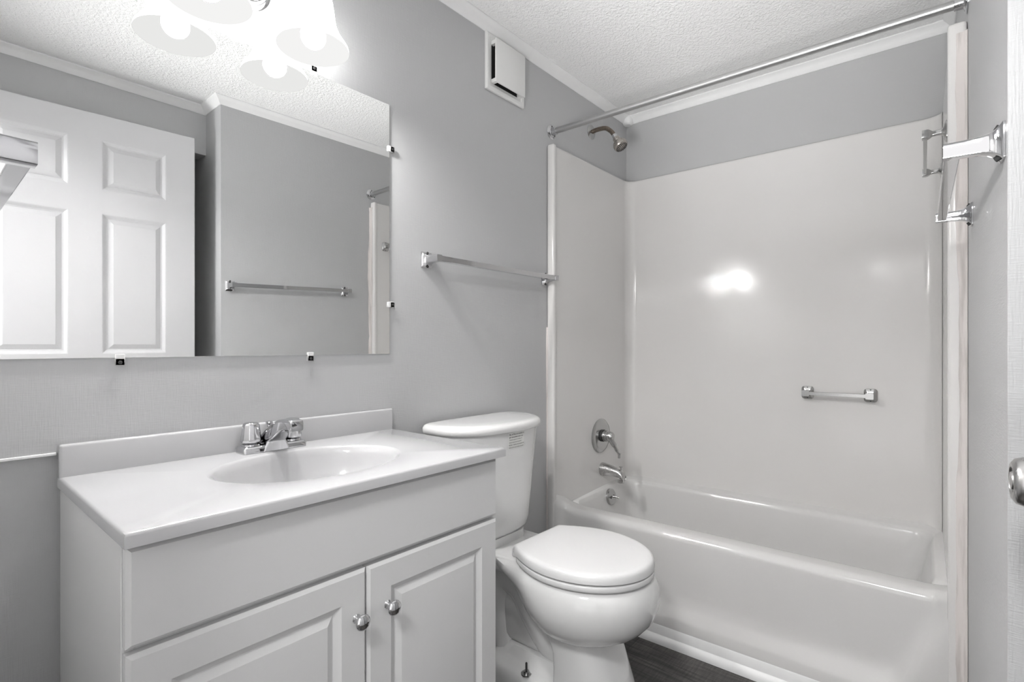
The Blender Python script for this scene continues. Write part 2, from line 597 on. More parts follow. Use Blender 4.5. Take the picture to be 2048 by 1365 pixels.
# ------------------------------------------------------------------ sink top: slab with an oval basin, and backsplash
CT = 0.8432
top = thing('sink_top', 'glossy white moulded sink top with oval basin and backsplash on the vanity', 'sink', (0.585, 1.1, 0.822))
bx, by, ba, bb = 0.590, 1.0875, 0.205, 0.155
RX0, RX1, RY0, RY1 = 0.1925, 0.9795, 0.857, 1.338
NB = 128
def rect_ring(ins, z):
    x0, x1, y0, y1 = RX0 + ins, RX1 - ins, RY0 + ins, RY1
    pts = []
    for k in range(NB):
        a = 2 * math.pi * k / NB
        c, s = math.cos(a), math.sin(a)
        t = min(((x1 - bx) if c > 0 else (x0 - bx)) / c if abs(c) > 1e-9 else 1e9,
                ((y1 - by) if s > 0 else (y0 - by)) / s if abs(s) > 1e-9 else 1e9)
        pts.append(Vector((bx + c * t, by + s * t, z)))
    for cx_, cy_ in ((x0, y0), (x0, y1), (x1, y0), (x1, y1)):
        i = min(range(NB), key=lambda q: (pts[q].x - cx_) ** 2 + (pts[q].y - cy_) ** 2)
        pts[i] = Vector((cx_, cy_, z))
    return pts
def ell_ring(f, z, dy=0.0):
    return [Vector((bx + ba * f * math.cos(2 * math.pi * k / NB), by + dy + bb * f * math.sin(2 * math.pi * k / NB), z)) for k in range(NB)]
bm = bmesh.new()
rings = [rect_ring(0.0, 0.8222), rect_ring(0.0, CT - 0.005), rect_ring(0.0015, CT - 0.0015), rect_ring(0.005, CT)]
rings += [ell_ring(1.03, CT), ell_ring(1.0, CT - 0.001), ell_ring(0.975, CT - 0.005), ell_ring(0.94, CT - 0.020), ell_ring(0.90, CT - 0.045),
          ell_ring(0.83, CT - 0.075), ell_ring(0.70, CT - 0.102), ell_ring(0.5, CT - 0.120), ell_ring(0.28, CT - 0.128), ell_ring(0.11, CT - 0.131)]
loft(bm, rings, False, True)
link_mesh('basin_slab', bm, M['marble'], top, 50)
bm = bmesh.new(); add_box(bm, (0.1935, 1.319, CT - 0.018), (0.9785, 1.3385, 0.9065), 0.005, 3)
link_mesh('backsplash', bm, M['marble'], top)
bm = bmesh.new()
add_lathe(bm, [(0.022, 0), (0.022, 0.002), (0.018, 0.0035), (0.008, 0.003), (0.0, 0.003)], (bx, by, CT - 0.1305), n=24)
link_mesh('drain', bm, M['chrome'], top)

# ------------------------------------------------------------------ faucet
fx, fy = 0.590, 1.2865
fau = thing('faucet', 'chrome two handle faucet standing behind the oval basin', 'faucet', (fx, fy, CT))
bm = bmesh.new()
rings = []
for ins, z in ((0, CT), (0, CT + 0.010), (0.003, CT + 0.0155), (0.007, CT + 0.0175)):
    rings.append([Vector((x, y, z)) for x, y in rrect(fx, fy, 0.0775 - ins, 0.0255 - ins, 0.006, 3)])
loft(bm, rings)
link_mesh('base', bm, M['chrome'], fau)
for s in (-1, 1):
    hx = fx + s * 0.051
    bm = bmesh.new()
    add_lathe(bm, [(0.0215, 0.017), (0.021, 0.021), (0.016, 0.0235), (0.013, 0.026)], (hx, fy, CT), n=28)
    link_mesh('handle_collar', bm, M['chrome'], fau)
    bm = bmesh.new()
    n = 40
    rings = []
    for r, h, flute in ((0.013, 0.0245, 0), (0.0215, 0.0255, 0.3), (0.0232, 0.028, 1), (0.0228, 0.034, 1), (0.0185, 0.066, 1), (0.0172, 0.0695, 0.6), (0.0150, 0.0712, 0.0), (0.0135, 0.0705, 0), (0.0, 0.0705, 0)):
        rings.append([Vector((hx + max(r, 1e-5) * (1 - 0.045 * flute * (k % 4 == 0)) * math.cos(2 * math.pi * k / n), fy + max(r, 1e-5) * (1 - 0.045 * flute * (k % 4 == 0)) * math.sin(2 * math.pi * k / n), CT + h)) for k in range(n)])
    loft(bm, rings)
    link_mesh('handle', bm, M['chrome'], fau)
# spout: a low arched body that widens to a square nose
bm = bmesh.new()
sec = [(0.022, 0.018, 0.029, 0.005), (0.008, 0.026, 0.028, 0.010), (-0.008, 0.033, 0.026, 0.016), (-0.022, 0.040, 0.0235, 0.020), (-0.040, 0.052, 0.0205, 0.0195),
       (-0.065, 0.065, 0.0180, 0.0160), (-0.090, 0.0715, 0.0168, 0.013), (-0.110, 0.0720, 0.0165, 0.0125), (-0.124, 0.0705, 0.016, 0.0125), (-0.127, 0.0690, 0.0145, 0.011)]
rings = []
for dy, zc, hw, hh in sec:
    rings.append([Vector((fx + u, fy + dy, CT + zc + v)) for u, v in rrect(0, 0, hw, hh, 0.005, 4)])
loft(bm, rings)
link_mesh('spout', bm, M['chrome'], fau, 45)
bm = bmesh.new()                                   # skirt that carries the spout
rings = []
for z, y0, y1, hw in ((0.002, -0.0270, 0.020, 0.034), (0.010, -0.0272, 0.019, 0.031), (0.020, -0.0275, 0.014, 0.026), (0.030, -0.0285, 0.006, 0.021), (0.040, -0.032, -0.006, 0.018)):
    rings.append([Vector((x, y, CT + z)) for x, y in rrect(fx, fy + (y0 + y1) / 2, hw, (y1 - y0) / 2, 0.006, 3)])
loft(bm, rings)
link_mesh('spout_skirt', bm, M['chrome'], fau)
bm = bmesh.new()
add_lathe(bm, [(0.0115, 0.0), (0.0115, -0.014), (0.010, -0.017), (0.008, -0.017), (0.008, -0.012), (0, -0.012)], (fx, fy - 0.108, CT + 0.060), n=24)
link_mesh('aerator', bm, M['chrome'], fau)
bm = bmesh.new()
add_lathe(bm, [(0.0025, 0.0), (0.0025, 0.030), (0.0045, 0.036), (0.005, 0.046), (0.0042, 0.049), (0.0085, 0.053), (0.0085, 0.0565), (0.006, 0.0585), (0, 0.059)], (fx, fy + 0.017, CT + 0.010), n=20)
link_mesh('lift_rod', bm, M['chrome'], fau)

# ------------------------------------------------------------------ mirror with clips
MX0, MX1, MZ0, MZ1 = 0.06, 0.977, 1.0745, 1.8505
mir = thing('mirror', 'large frameless rectangular mirror clipped to the wall above the vanity', 'mirror', (0.5, YA, MZ0))
bm = bmesh.new()
add_box(bm, (MX0, YA - 0.0045, MZ0), (MX1, YA - 0.0005, MZ1), 0.0008, 1)
link_mesh('mirror_glass', bm, M['mirror'], mir)
for cx_, cz_, dx, dz in ((0.316, MZ1, 0, 1), (0.7255, MZ1, 0, 1), (MX1, 1.713, 1, 0), (MX1, 1.228, 1, 0), (0.292, MZ0, 0, -1), (0.716, MZ0, 0, -1)):
    bm = bmesh.new()
    c = Vector((cx_, YA, cz_))
    hw = 0.0085
    if dz:
        add_box(bm, (cx_ - hw, YA - 0.0085, min(cz_ - 0.008 * dz, cz_ + 0.016 * dz)), (cx_ + hw, YA - 0.0052, max(cz_ - 0.008 * dz, cz_ + 0.016 * dz)), 0.001, 1)
        add_box(bm, (cx_ - hw, YA - 0.0085, min(cz_ + 0.001 * dz, cz_ + 0.016 * dz)), (cx_ + hw, YA - 0.0002, max(cz_ + 0.001 * dz, cz_ + 0.016 * dz)), 0.001, 1)
    else:
        add_box(bm, (cx_ - 0.008, YA - 0.0085, cz_ - hw), (cx_ + 0.016, YA - 0.0052, cz_ + hw), 0.001, 1)
        add_box(bm, (cx_ + 0.001, YA - 0.0085, cz_ - hw), (cx_ + 0.016, YA - 0.0002, cz_ + hw), 0.001, 1)
    cl = link_mesh('clip', bm, M['clear'], mir)
    cl['label'] = 'clear plastic mirror clip'
    bm = bmesh.new()
    add_lathe(bm, [(0.0038, 0), (0.0038, 0.0012), (0.0025, 0.002), (0, 0.002)], (cx_ + dx * 0.0095, YA - 0.0085, cz_ + dz * 0.0095), (0, -1, 0), n=16)
    sc_ = link_mesh('screw', bm, M['rubber'], cl)
    sc_['label'] = 'dark screw head'

# ------------------------------------------------------------------ two-lamp vanity light
LX, LZ = 0.547, 1.995
vl = thing('vanity_light', 'chrome two lamp light with frosted bell shades above the mirror', 'lamp', (LX, YA, LZ))
bm = bmesh.new()
add_lathe(bm, [(0.062, 0.0), (0.062, 0.006), (0.058, 0.012), (0.050, 0.015), (0.049, 0.020), (0.044, 0.032), (0.034, 0.042), (0.018, 0.049), (0.0, 0.051)], (LX, YA - 0.0005, LZ), (0, -1, 0), n=48)
link_mesh('backplate', bm, M['chrome'], vl)
LAMPS = (0.4257, 0.668)
SY, SZ = 1.2305, 1.851
for lx in LAMPS:
    s = 1 if lx > LX else -1
    bm = bmesh.new()
    add_tube(bm, smooth_path([(LX + s * 0.02, YA - 0.040, LZ), (LX + s * 0.06, YA - 0.085, LZ + 0.012), (lx - s * 0.03, SY, LZ + 0.058), (lx - s * 0.006, SY, LZ + 0.066), (lx, SY, LZ + 0.05), (lx, SY, SZ + 0.16)], 8), 0.0075, 16)
    link_mesh('arm', bm, M['chrome'], vl)
    bm = bmesh.new()
    add_lathe(bm, [(0.012, 0.200), (0.018, 0.190), (0.036, 0.170), (0.038, 0.145), (0.034, 0.142), (0.022, 0.142), (0.022, 0.095), (0.0, 0.095)], (lx, SY, SZ), n=32)
    link_mesh('socket', bm, M['chrome'], vl)
    bm = bmesh.new()
    pr = [(0.0335, 0.1435), (0.041, 0.137), (0.0465, 0.122), (0.050, 0.100), (0.0525, 0.078), (0.0575, 0.055), (0.066, 0.036), (0.077, 0.020), (0.0845, 0.009), (0.0865, 0.0)]
    pin = [(r - 0.0028, h + 0.0006) for r, h in reversed(pr)]
    add_lathe(bm, pr + pin, (lx, SY, SZ), n=48, cap0=False, cap1=False)
    sh = link_mesh('lamp_shade', bm, M['shade'], vl, 60)
    sh['label'] = 'frosted glass bell shade'
    sh.data.materials.append(M['shade_in'])
    for p in sh.data.polygons:
        c, nn = p.center, p.normal
        if (c.x - (lx - LX)) * nn.x + (c.y - (SY - YA)) * nn.y < 0:
            p.material_index = 1
    bm = bmesh.new()
    n = 14
    prb = [(0.013, 0.094), (0.014, 0.078)]
    for k in range(n + 1):
        a = math.radians(55 - 145 * k / n)
        prb.append((0.0305 * math.cos(a), 0.034 + 0.0305 * math.sin(a)))
    add_lathe(bm, prb, (lx, SY, SZ - 0.003), n=32)
    link_mesh('bulb', bm, M['bulb'], vl, 80)

# ------------------------------------------------------------------ exhaust vent cover
vt = thing('vent_cover', 'square white exhaust vent cover high on the wall under the crown moulding', 'vent', (1.52, YA, 2.175))
x0, x1, z0, z1 = 1.4105, 1.6335, 2.0665, 2.2815
def vpl(x, z, d): return Vector((x0 + x, YA - 0.001 - d, z0 + z))
bm = bmesh.new()
Wv, Hv = x1 - x0, z1 - z0
rings = []
for ins, d in ((0, 0), (0, 0.008), (0.004, 0.011), (0.016, 0.011), (0.020, 0.007), (0.030, 0.006), (0.0302, 0.001)):
    rings.append([vpl(x, z, d) for x, z in ((ins, ins), (Wv - ins, ins), (Wv - ins, Hv - ins), (ins, Hv - ins))])
loft(bm, rings, False, False)
link_mesh('frame', bm, M['plastic'], vt, 20)
bm = bmesh.new()
bm.faces.new([bm.verts.new(vpl(x, z, 0.002)) for x, z in ((0.025, 0.025), (Wv - 0.025, 0.025), (Wv - 0.025, Hv - 0.025), (0.025, Hv - 0.025))])
add_box(bm, (x0 + 0.05, YA - 0.022, z0 + 0.05), (x1 - 0.05, YA - 0.002, z1 - 0.05))
link_mesh('duct', bm, M['dark'], vt)
bm = bmesh.new()
a, b = Vector((x0 + 0.028, 0, z0 + 0.028)), Vector((x1 - 0.022, 0, z1 - 0.022))
add_box(bm, (a.x, YA - 0.034, a.z), (b.x, YA - 0.027, b.z), 0.002, 2)
for px, pz in ((a.x + 0.003, a.z + 0.003), (b.x - 0.017, a.z + 0.003), (a.x + 0.003, b.z - 0.017), (b.x - 0.017, b.z - 0.017)):
    add_box(bm, (px, YA - 0.0285, pz), (px + 0.014, YA - 0.004, pz + 0.014))
link_mesh('cover_plate', bm, M['plastic'], vt)

# ------------------------------------------------------------------ towel bars
def towel_bar(label, loc, rotz, length, tilt=0.0):
    """local x runs along the bar from the first post, local y points out of the wall."""
    t = thing('towel_bar', label, 'towel bar', loc, rotz, 'chrome square towel bars')
    t.rotation_euler = (0, -tilt, rotz)
    Mw = world_of(t)
    bm = bmesh.new(); add_box(bm, (-0.0085, 0.0485, -0.0095), (length + 0.0085, 0.0665, 0.0095), 0.001, 1)
    bm.transform(Mw); link_mesh('bar', bm, M['chrome'], t)
    for px in (0, length):
        bm = bmesh.new()
        rings = []
        for y, hw, hh in ((0.0004, 0.022, 0.026), (0.003, 0.022, 0.026), (0.006, 0.0195, 0.022), (0.011, 0.0155, 0.0172), (0.018, 0.0128, 0.0138), (0.028, 0.0115, 0.0118), (0.045, 0.0110, 0.0112), (0.0685, 0.0107, 0.0110)):
            rings.append([Vector((px + u, y, v)) for u, v in rrect(0, 0, hw, hh, 0.0018, 2)])
        loft(bm, rings)
        bm.transform(Mw)
        po = link_mesh('post', bm, M['chrome'], t, 25)
        for s in (-1, 1):
            bm = bmesh.new()
            add_lathe(bm, [(0.0042, 0), (0.0042, 0.006), (0.0, 0.006)], (px, 0.0045, s * 0.0205), (0, 1, s * 0.6), n=14)
            bm.transform(Mw)
            h = link_mesh('screw', bm, M['rubber'], po)
            h['label'] = 'dark recessed set screw'
    return t
towel_bar('chrome towel bar on the wall right of the mirror, above the toilet tank', (1.127 + 0.655, YA, 1.386), math.radians(180), 0.655)
xw = 1.04
towel_bar('chrome towel bar on the right hand wall, seen end on beside the tub', (xw, right_y(xw), 1.397), math.atan(SKC), 0.62, 0.03)
towel_bar('chrome towel bar at the left photo edge, seen end on before the mirror', (XD, 1.145, 1.288), math.radians(-90), 0.455)

# ------------------------------------------------------------------ one-piece tub and surround
tub = thing('bathtub_surround', 'white one piece bathtub with tall moulded wall surround filling the far alcove', 'bathtub', (2.17, 0.66, 0))
YL, YR = 1.312, 0.018                      # inner faces of the end panels (nominal)
def rpan(x): return right_y(x) + 0.038      # inner face of right panel
ZS = 1.968
RIM = 0.405
# apron and rim: for every station along the tub a profile from floor to inner rim edge
bm = bmesh.new()
NY = 90
def sm(a, b, x):
    t = max(0, min(1, (x - a) / (b - a)))
    return t * t * (3 - 2 * t)
rows = []
ya, yb = YA - 0.003, right_y(1.82) + 0.003
for k in range(NY + 1):
    t = k / NY
    y = ya + (yb - ya) * t
    dl, dr = ya - y, y - yb                # distance from either end
    X = front_x(y)
    def rec(z):
        wl = 0.045 + 0.03 * (0.40 - z) / 0.40
        wr = 0.050 + 0.17 * max(0, (0.36 - z) / 0.36) ** 1.15
        m = sm(wl - 0.02, wl + 0.025, dl) * sm(wr - 0.016, wr + 0.016, dr)
        up = sm(0.075, 0.17, z)
        return 0.032 * m * up
    endl, endr = max(0, 1 - dl / 0.13), max(0, 1 - dr / 0.10)
    rise = 0.12 * (1 - math.sqrt(max(0, 1 - max(endl, 0) ** 2))) + 0.085 * (1 - math.sqrt(max(0, 1 - max(endr, 0) ** 2)))
    top_z = RIM + rise
    edge = sm(0.02, 0.11, min(dl, dr))
    pts = []
    for z in (0.0, 0.05, 0.095, 0.105, 0.115, 0.125, 0.135, 0.15, 0.19, 0.24, 0.29, 0.33, 0.36):
        pts.append((X + rec(z), z))
    xb = X + rec(0.37)
    R = 0.028
    for q in range(7):
        a = math.radians(180 - 90 * q / 6)
        pts.append((xb + R + R * math.cos(a) , top_z - R + R * math.sin(a)))
    pts[12] = (X + rec(0.36), min(0.36, top_z - R - 0.004))
    xi = 1.925 + SKF * (YA - y)
    r2 = 0.014
    for q in range(5):
        a = math.radians(90 - 90 * q / 4)
        pts.append((xi - r2 + r2 * math.cos(a), RIM + rise * 0.35 - r2 - 0.002 + r2 * math.sin(a)))
    pts.append((xi + 0.004, RIM - 0.05)); pts.append((xi + 0.020, 0.24))
    rows.append([Vector((px, y, pz)) for px, pz in pts])
loft(bm, rows, False, False, closed=False)
# basin: rings going down from the ledge
def sq(x0, x1, y0, y1, r, z, n=8):
    pts = []
    for x, y in rrect((x0 + x1) / 2, (y0 + y1) / 2, (x1 - x0) / 2, (y1 - y0) / 2, r, n):
        tt = (YA - y)
        w = max(0.0, min(1.0, (x0 + 0.055 - x) / 0.05))
        zz = z + (min(z, 0.372) - z) * w
        pts.append(Vector((x + SKF * tt, y + SKC * (x - 2.2) * (tt / 1.34), zz)))
    return pts
bm2 = bmesh.new()
basin = [sq(1.918, 2.512, -0.005, 1.335, 0.01, 0.445), sq(1.920, 2.492, 0.015, 1.314, 0.03, 0.422), sq(1.921, 2.484, 0.026, 1.306, 0.04, 0.414),
         sq(1.922, 2.462, 0.044, 1.293, 0.05, 0.408), sq(1.924, 2.454, 0.052, 1.287, 0.06, 0.400), sq(1.926, 2.448, 0.059, 1.282, 0.06, 0.380),
         sq(1.936, 2.435, 0.085, 1.262, 0.08, 0.27), sq(1.955, 2.420, 0.130, 1.240, 0.10, 0.13), sq(1.985, 2.390, 0.20, 1.205, 0.11, 0.075), sq(2.05, 2.33, 0.32, 1.13, 0.10, 0.060)]
vr = loft(bm2, basin, False, True)
# the front of the upper rings dips under the rounded rim
merge(bm, bm2)
link_mesh('tub', bm, M['tub'], tub, 60)

def curtain(bm, path, outer, z0, z1):
    """wall panel: inner plan path and matching outer path, swept up, with a softened top."""
    rings = []
    def mix(f): return [Vector((a[0] * (1 - f) + b[0] * f, a[1] * (1 - f) + b[1] * f)) for a, b in zip(path, outer)]
    for f, z in ((0, z0), (0, z1 - 0.012), (0.06, z1 - 0.004), (0.25, z1), (1.0, z1), (1.0, z0)):
        rings.append([Vector((p.x, p.y, z)) for p in mix(f)])
    loft(bm, rings, False, False, closed=False)
xfl = front_x(YL)
# left panel
bm = bmesh.new()
R1 = 0.05
yl = lambda x: YL
px_ = [(xfl + 0.012, YL), (2.0, YL), (2.2, YL), (2.37, YL), (far_x(YL) - 0.025 - R1, YL)]
po_ = [(x, YA - 0.001) for x, _ in px_]
curtain(bm, px_, po_, 0.40, ZS)
add_box(bm, (xfl - 0.002, YL - 0.010, 0.085), (xfl + 0.022, YA - 0.0015, ZS + 0.002), 0.009, 4)
link_mesh('left_panel', bm, M['panel'], tub, 50)
# back panel with the two rounded corners
bm = bmesh.new()
path, outer = [], []
xb_l = far_x(YL) - 0.025
for k in range(9):
    a = math.radians(90 - 90 * k / 8)
    path.append((xb_l - R1 + R1 * math.cos(a), YL - R1 + R1 * math.sin(a)))
    outer.append((xb_l - R1 + (R1 + 0.028) * (math.cos(a)) * 1.0, YL - R1 + (R1 + 0.027) * math.sin(a)))
for k in range(1, 8):
    y = YL - R1 + (0.09 - (YL - R1)) * k / 8
    path.append((far_x(y) - 0.025, y)); outer.append((far_x(y) - 0.001, y))
yr = rpan(2.5)
xb_r = far_x(yr) - 0.025
R2 = 0.055
for k in range(9):
    a = math.radians(-90 * k / 8)
    path.append((xb_r - R2 + R2 * math.cos(a), yr + R2 + R2 * math.sin(a)))
    outer.append((xb_r - R2 + (R2 + 0.024) * math.cos(a), yr + R2 + (R2 + 0.036) * math.sin(a)))
curtain(bm, path, outer, 0.40, ZS)
link_mesh('back_panel', bm, M['panel'], tub, 50)
# right panel
bm = bmesh.new()
xs = [xb_r - R2, 2.35, 2.2, 2.0, 1.83 + 0.012]
curtain(bm, [(x, rpan(x)) for x in xs], [(x, right_y(x) + 0.001) for x in xs], 0.40, ZS)
xfr = front_x(0.0)
add_box(bm, (xfr - 0.004, right_y(xfr) + 0.0015, 0.085), (xfr + 0.022, rpan(xfr) + 0.004, ZS + 0.002), 0.009, 4)
link_mesh('right_panel', bm, M['panel'], tub, 50)
# smeared caulk down the right lip and the right wall
def wavy(seed):
    rr = random.Random(seed)
    ph = [rr.uniform(0, 6.28) for _ in range(5)]
    return lambda z: sum(math.sin(z * f + p) * a for f, p, a in zip((3.1, 7.3, 17, 41, 90), ph, (0.0045, 0.003, 0.0018, 0.0009, 0.0005)))
w1, w2 = wavy(3), wavy(11)
bm = bmesh.new()
rings = []
for k in range(140):
    z = 0.07 + (ZS - 0.10) * k / 139
    ye = right_y(xfr)
    xo = xfr - 0.006
    y_in = ye + 0.024 + w1(z) * 0.8
    xw_ = xfr - 0.010 - abs(w2(z)) * 1.3
    rings.append([Vector((xfr + 0.004, y_in, z)), Vector((xo, y_in - 0.0015, z)), Vector((xo - 0.001, ye + 0.008, z)), Vector((xw_, right_y(xw_) + 0.0012, z)), Vector((xw_ + 0.004, right_y(xw_) + 0.0002, z)), Vector((xfr + 0.006, ye + 0.001, z))])
loft(bm, rings)
ck = link_mesh('caulk_strip', bm, M['caulk'], tub, 60)
ck['label'] = 'uneven pinkish white caulk smear'
bm = bmesh.new()
rings = []
for k in range(90):
    z = 0.08 + 1.10 * k / 89
    xo = xfl - 0.003 - abs(w1(z + 3)) * 0.35
    rings.append([Vector((xo, YA - 0.0003, z)), Vector((xo + 0.001, YA - 0.0025, z)), Vector((xfl + 0.001, YA - 0.007 - abs(w2(z)) * 0.4, z)), Vector((xfl + 0.004, YA - 0.0005, z))])
loft(bm, rings)
ck = link_mesh('caulk_strip', bm, M['caulk'], tub, 60)

# ------------------------------------------------------------------ fittings on the tub's left end panel (their wall plane is y = YL)
yw = YL - 0.0005
v = thing('tub_valve', 'round chrome shower valve plate with lever on the left tub panel', 'valve', (2.200, yw, 0.661))
bm = bmesh.new()
add_lathe(bm, [(0.083, 0.0), (0.083, 0.003), (0.078, 0.008), (0.060, 0.011), (0.030, 0.012), (0.0, 0.012)], (2.200, yw, 0.661), (0, -1, 0), n=48)
link_mesh('valve_plate', bm, M['worn'], v)
bm = bmesh.new()
add_lathe(bm, [(0.029, 0.010), (0.029, 0.020)], (2.200, yw, 0.663), (0, -1, 0), n=32)
link_mesh('seal_ring', bm, M['rubber'], v)
bm = bmesh.new()
add_lathe(bm, [(0.026, 0.018), (0.027, 0.030), (0.0265, 0.042), (0.0235, 0.045), (0.0245, 0.049), (0.022, 0.062), (0.016, 0.070), (0.0, 0.073)], (2.200, yw, 0.663), (0, -1, 0), n=32)
link_mesh('valve_hub', bm, M['worn'], v)
bm = bmesh.new()
add_tube(bm, smooth_path([(2.200, yw - 0.050, 0.660), (2.203, yw - 0.062, 0.640), (2.212, yw - 0.072, 0.615), (2.224, yw - 0.080, 0.590), (2.232, yw - 0.083, 0.578)], 5),
         [0.015] * 5 + [0.0125] * 5 + [0.0085] * 5 + [0.0065] * 6, 16)
add_lathe(bm, [(0.004, -0.010), (0.0065, -0.008), (0.0065, 0.010), (0.011, 0.014), (0.004, 0.016)], (2.233, yw - 0.084, 0.566), (0.02, 0, 1), n=16)
link_mesh('lever', bm, M['worn'], v)

s = thing('tub_spout', 'satin tub spout with diverter knob below the shower valve', 'spout', (2.215, yw, 0.497))
bm = bmesh.new()
rings = []
for dy, z, rx, rz in ((0.0, 0.0, 0.030, 0.032), (0.012, 0.0, 0.030, 0.0315), (0.04, -0.001, 0.027, 0.027), (0.075, -0.004, 0.024, 0.0225), (0.098, -0.009, 0.0225, 0.021), (0.113, -0.0165, 0.021, 0.0195), (0.121, -0.028, 0.019, 0.016)):
    rings.append([Vector((2.215 + rx * math.cos(a), yw - dy, 0.497 + z + rz * math.sin(a))) for a in [2 * math.pi * k / 28 for k in range(28)]])
# curl the last rings downwards
for z, r in ((-0.036, 0.0155), (-0.044, 0.0160), (-0.050, 0.0160)):
    rings.append([Vector((2.215 + 0.0185 * math.cos(a), yw - 0.1045 - r * (math.sin(a)), 0.497 + z)) for a in [2 * math.pi * k / 28 for k in range(28)]])
loft(bm, rings)
link_mesh('spout_body', bm, M['satin'], s, 60)
bm = bmesh.new()
add_lathe(bm, [(0.0035, 0.0), (0.0035, 0.014), (0.009, 0.0165), (0.009, 0.019), (0.0, 0.020)], (2.215, yw - 0.103, 0.504), n=18)
link_mesh('diverter_knob', bm, M['satin'], s)

ov = thing('overflow_plate', 'small round metal overflow plate with trip lever near the tub rim', 'plate', (2.236, 1.284, 0.362))
oy = 1.273
oax = (0, -1, 0.16)
bm = bmesh.new()
add_lathe(bm, [(0.039, -0.008), (0.039, 0.003), (0.035, 0.0065), (0.0, 0.008)], (2.236, oy, 0.362), oax, n=36)
pl = link_mesh('plate', bm, M['worn'], ov)
for zz in (-0.024, 0.024):
    bm = bmesh.new()
    add_lathe(bm, [(0.0045, 0.006), (0.0045, 0.0085), (0, 0.0088)], (2.236 + zz * 0.55, oy, 0.362 + zz * 0.12), oax, n=14)
    q = link_mesh('screw', bm, M['rubber'], pl); q['label'] = 'dark screw head'
bm = bmesh.new()
add_tube(bm, [(2.240, oy - 0.006, 0.365), (2.243, oy - 0.022, 0.364), (2.246, oy - 0.038, 0.360)], [0.0045, 0.004, 0.0045], 12)
link_mesh('trip_lever', bm, M['worn'], ov)

# ------------------------------------------------------------------ shower rod
rod = thing('shower_rod', 'straight aluminium shower curtain rod spanning above the tub front', 'rod', (1.8316, YA, 2.0335))
pA = Vector((1.8316, YA, 2.034)); pB = Vector((1.838, right_y(1.838), 2.020))
ax = (pB - pA).normalized()
bm = bmesh.new(); add_tube(bm, [pA + ax * 0.004, pB - ax * 0.004], 0.0127, 24)
link_mesh('rod_tube', bm, M['rod'], rod)
fprof = [(0.031, 0.0005), (0.031, 0.002), (0.027, 0.0045), (0.019, 0.006), (0.0165, 0.009), (0.0162, 0.028), (0.0140, 0.029), (0.0125, 0.029)]
for p, a in ((pA, Vector((0, -1, 0))), (pB, Vector((-SKC, 1, 0)))):
    bm = bmesh.new(); add_lathe(bm, fprof, p, a, n=32)
    f = link_mesh('flange', bm, M['chrome'], rod)
    x, y, z = frame_of(a)
    for k in range(3):
        an = math.radians(90 + 120 * k)
        bm = bmesh.new()
        add_lathe(bm, [(0.0035, 0.004), (0.0035, 0.0058), (0, 0.006)], p + (x * math.cos(an) + y * math.sin(an)) * 0.0235, a, n=12)
        q = link_mesh('screw', bm, M['rubber'], f); q['label'] = 'dark screw head'

# ------------------------------------------------------------------ shower arm and head
sx_, sz_ = 2.160, 2.137
sh = thing('shower', 'bronze shower arm with ball shaped nickel shower head above the surround', 'shower head', (sx_, YA, sz_))
bm = bmesh.new()
add_lathe(bm, [(0.035, 0.0005), (0.035, 0.002), (0.028, 0.006), (0.015, 0.009), (0.011, 0.010)], (sx_, YA, sz_), (0, -1, -0.05), n=32)
link_mesh('flange', bm, M['worn'], sh)
arm = smooth_path([(sx_, YA - 0.004, sz_), (sx_, YA - 0.035, sz_ + 0.003), (sx_, YA - 0.080, sz_ - 0.002), (sx_, YA - 0.112, sz_ - 0.027), (sx_, YA - 0.130, sz_ - 0.054)], 6)
bm = bmesh.new(); add_tube(bm, arm, 0.0105, 18)
link_mesh('arm', bm, M['bronze'], sh)
end = arm[-1]; dr_ = (arm[-1] - arm[-3]).normalized()
bm = bmesh.new(); add_lathe(bm, [(0.0108, -0.010), (0.0125, -0.008), (0.0125, 0.004), (0.0115, 0.006), (0.0115, 0.012)], end, dr_, n=20)
q = link_mesh('collar', bm, M['chrome'], sh); q['label'] = 'bright threaded collar'
bm = bmesh.new(); add_lathe(bm, [(0.015, 0.010), (0.0165, 0.012), (0.0165, 0.026), (0.014, 0.030)], end, dr_, n=10)
link_mesh('swivel_nut', bm, M['headmetal'], sh, 20)
bm = bmesh.new(); add_lathe(bm, [(0.013, 0.027), (0.020, 0.031), (0.029, 0.039), (0.0335, 0.050), (0.0335, 0.060), (0.031, 0.067), (0.0285, 0.069), (0.0, 0.0705)], end, dr_, n=36)
hd = link_mesh('head', bm, M['headmetal'], sh)
bm = bmesh.new()
x, y, z = frame_of(dr_)
for rr_, nn in ((0.006, 5), (0.013, 10), (0.0195, 15), (0.0255, 20)):
    for k in range(nn):
        a = 2 * math.pi * k / nn + rr_ * 100
        add_lathe(bm, [(0.0021, 0.0), (0.0021, 0.0018), (0.0, 0.002)], end + z * 0.0695 + (x * math.cos(a) + y * math.sin(a)) * rr_, dr_, n=8)
q = link_mesh('nozzle_plate', bm, M['rubber'], hd); q['label'] = 'dark spray nozzles'

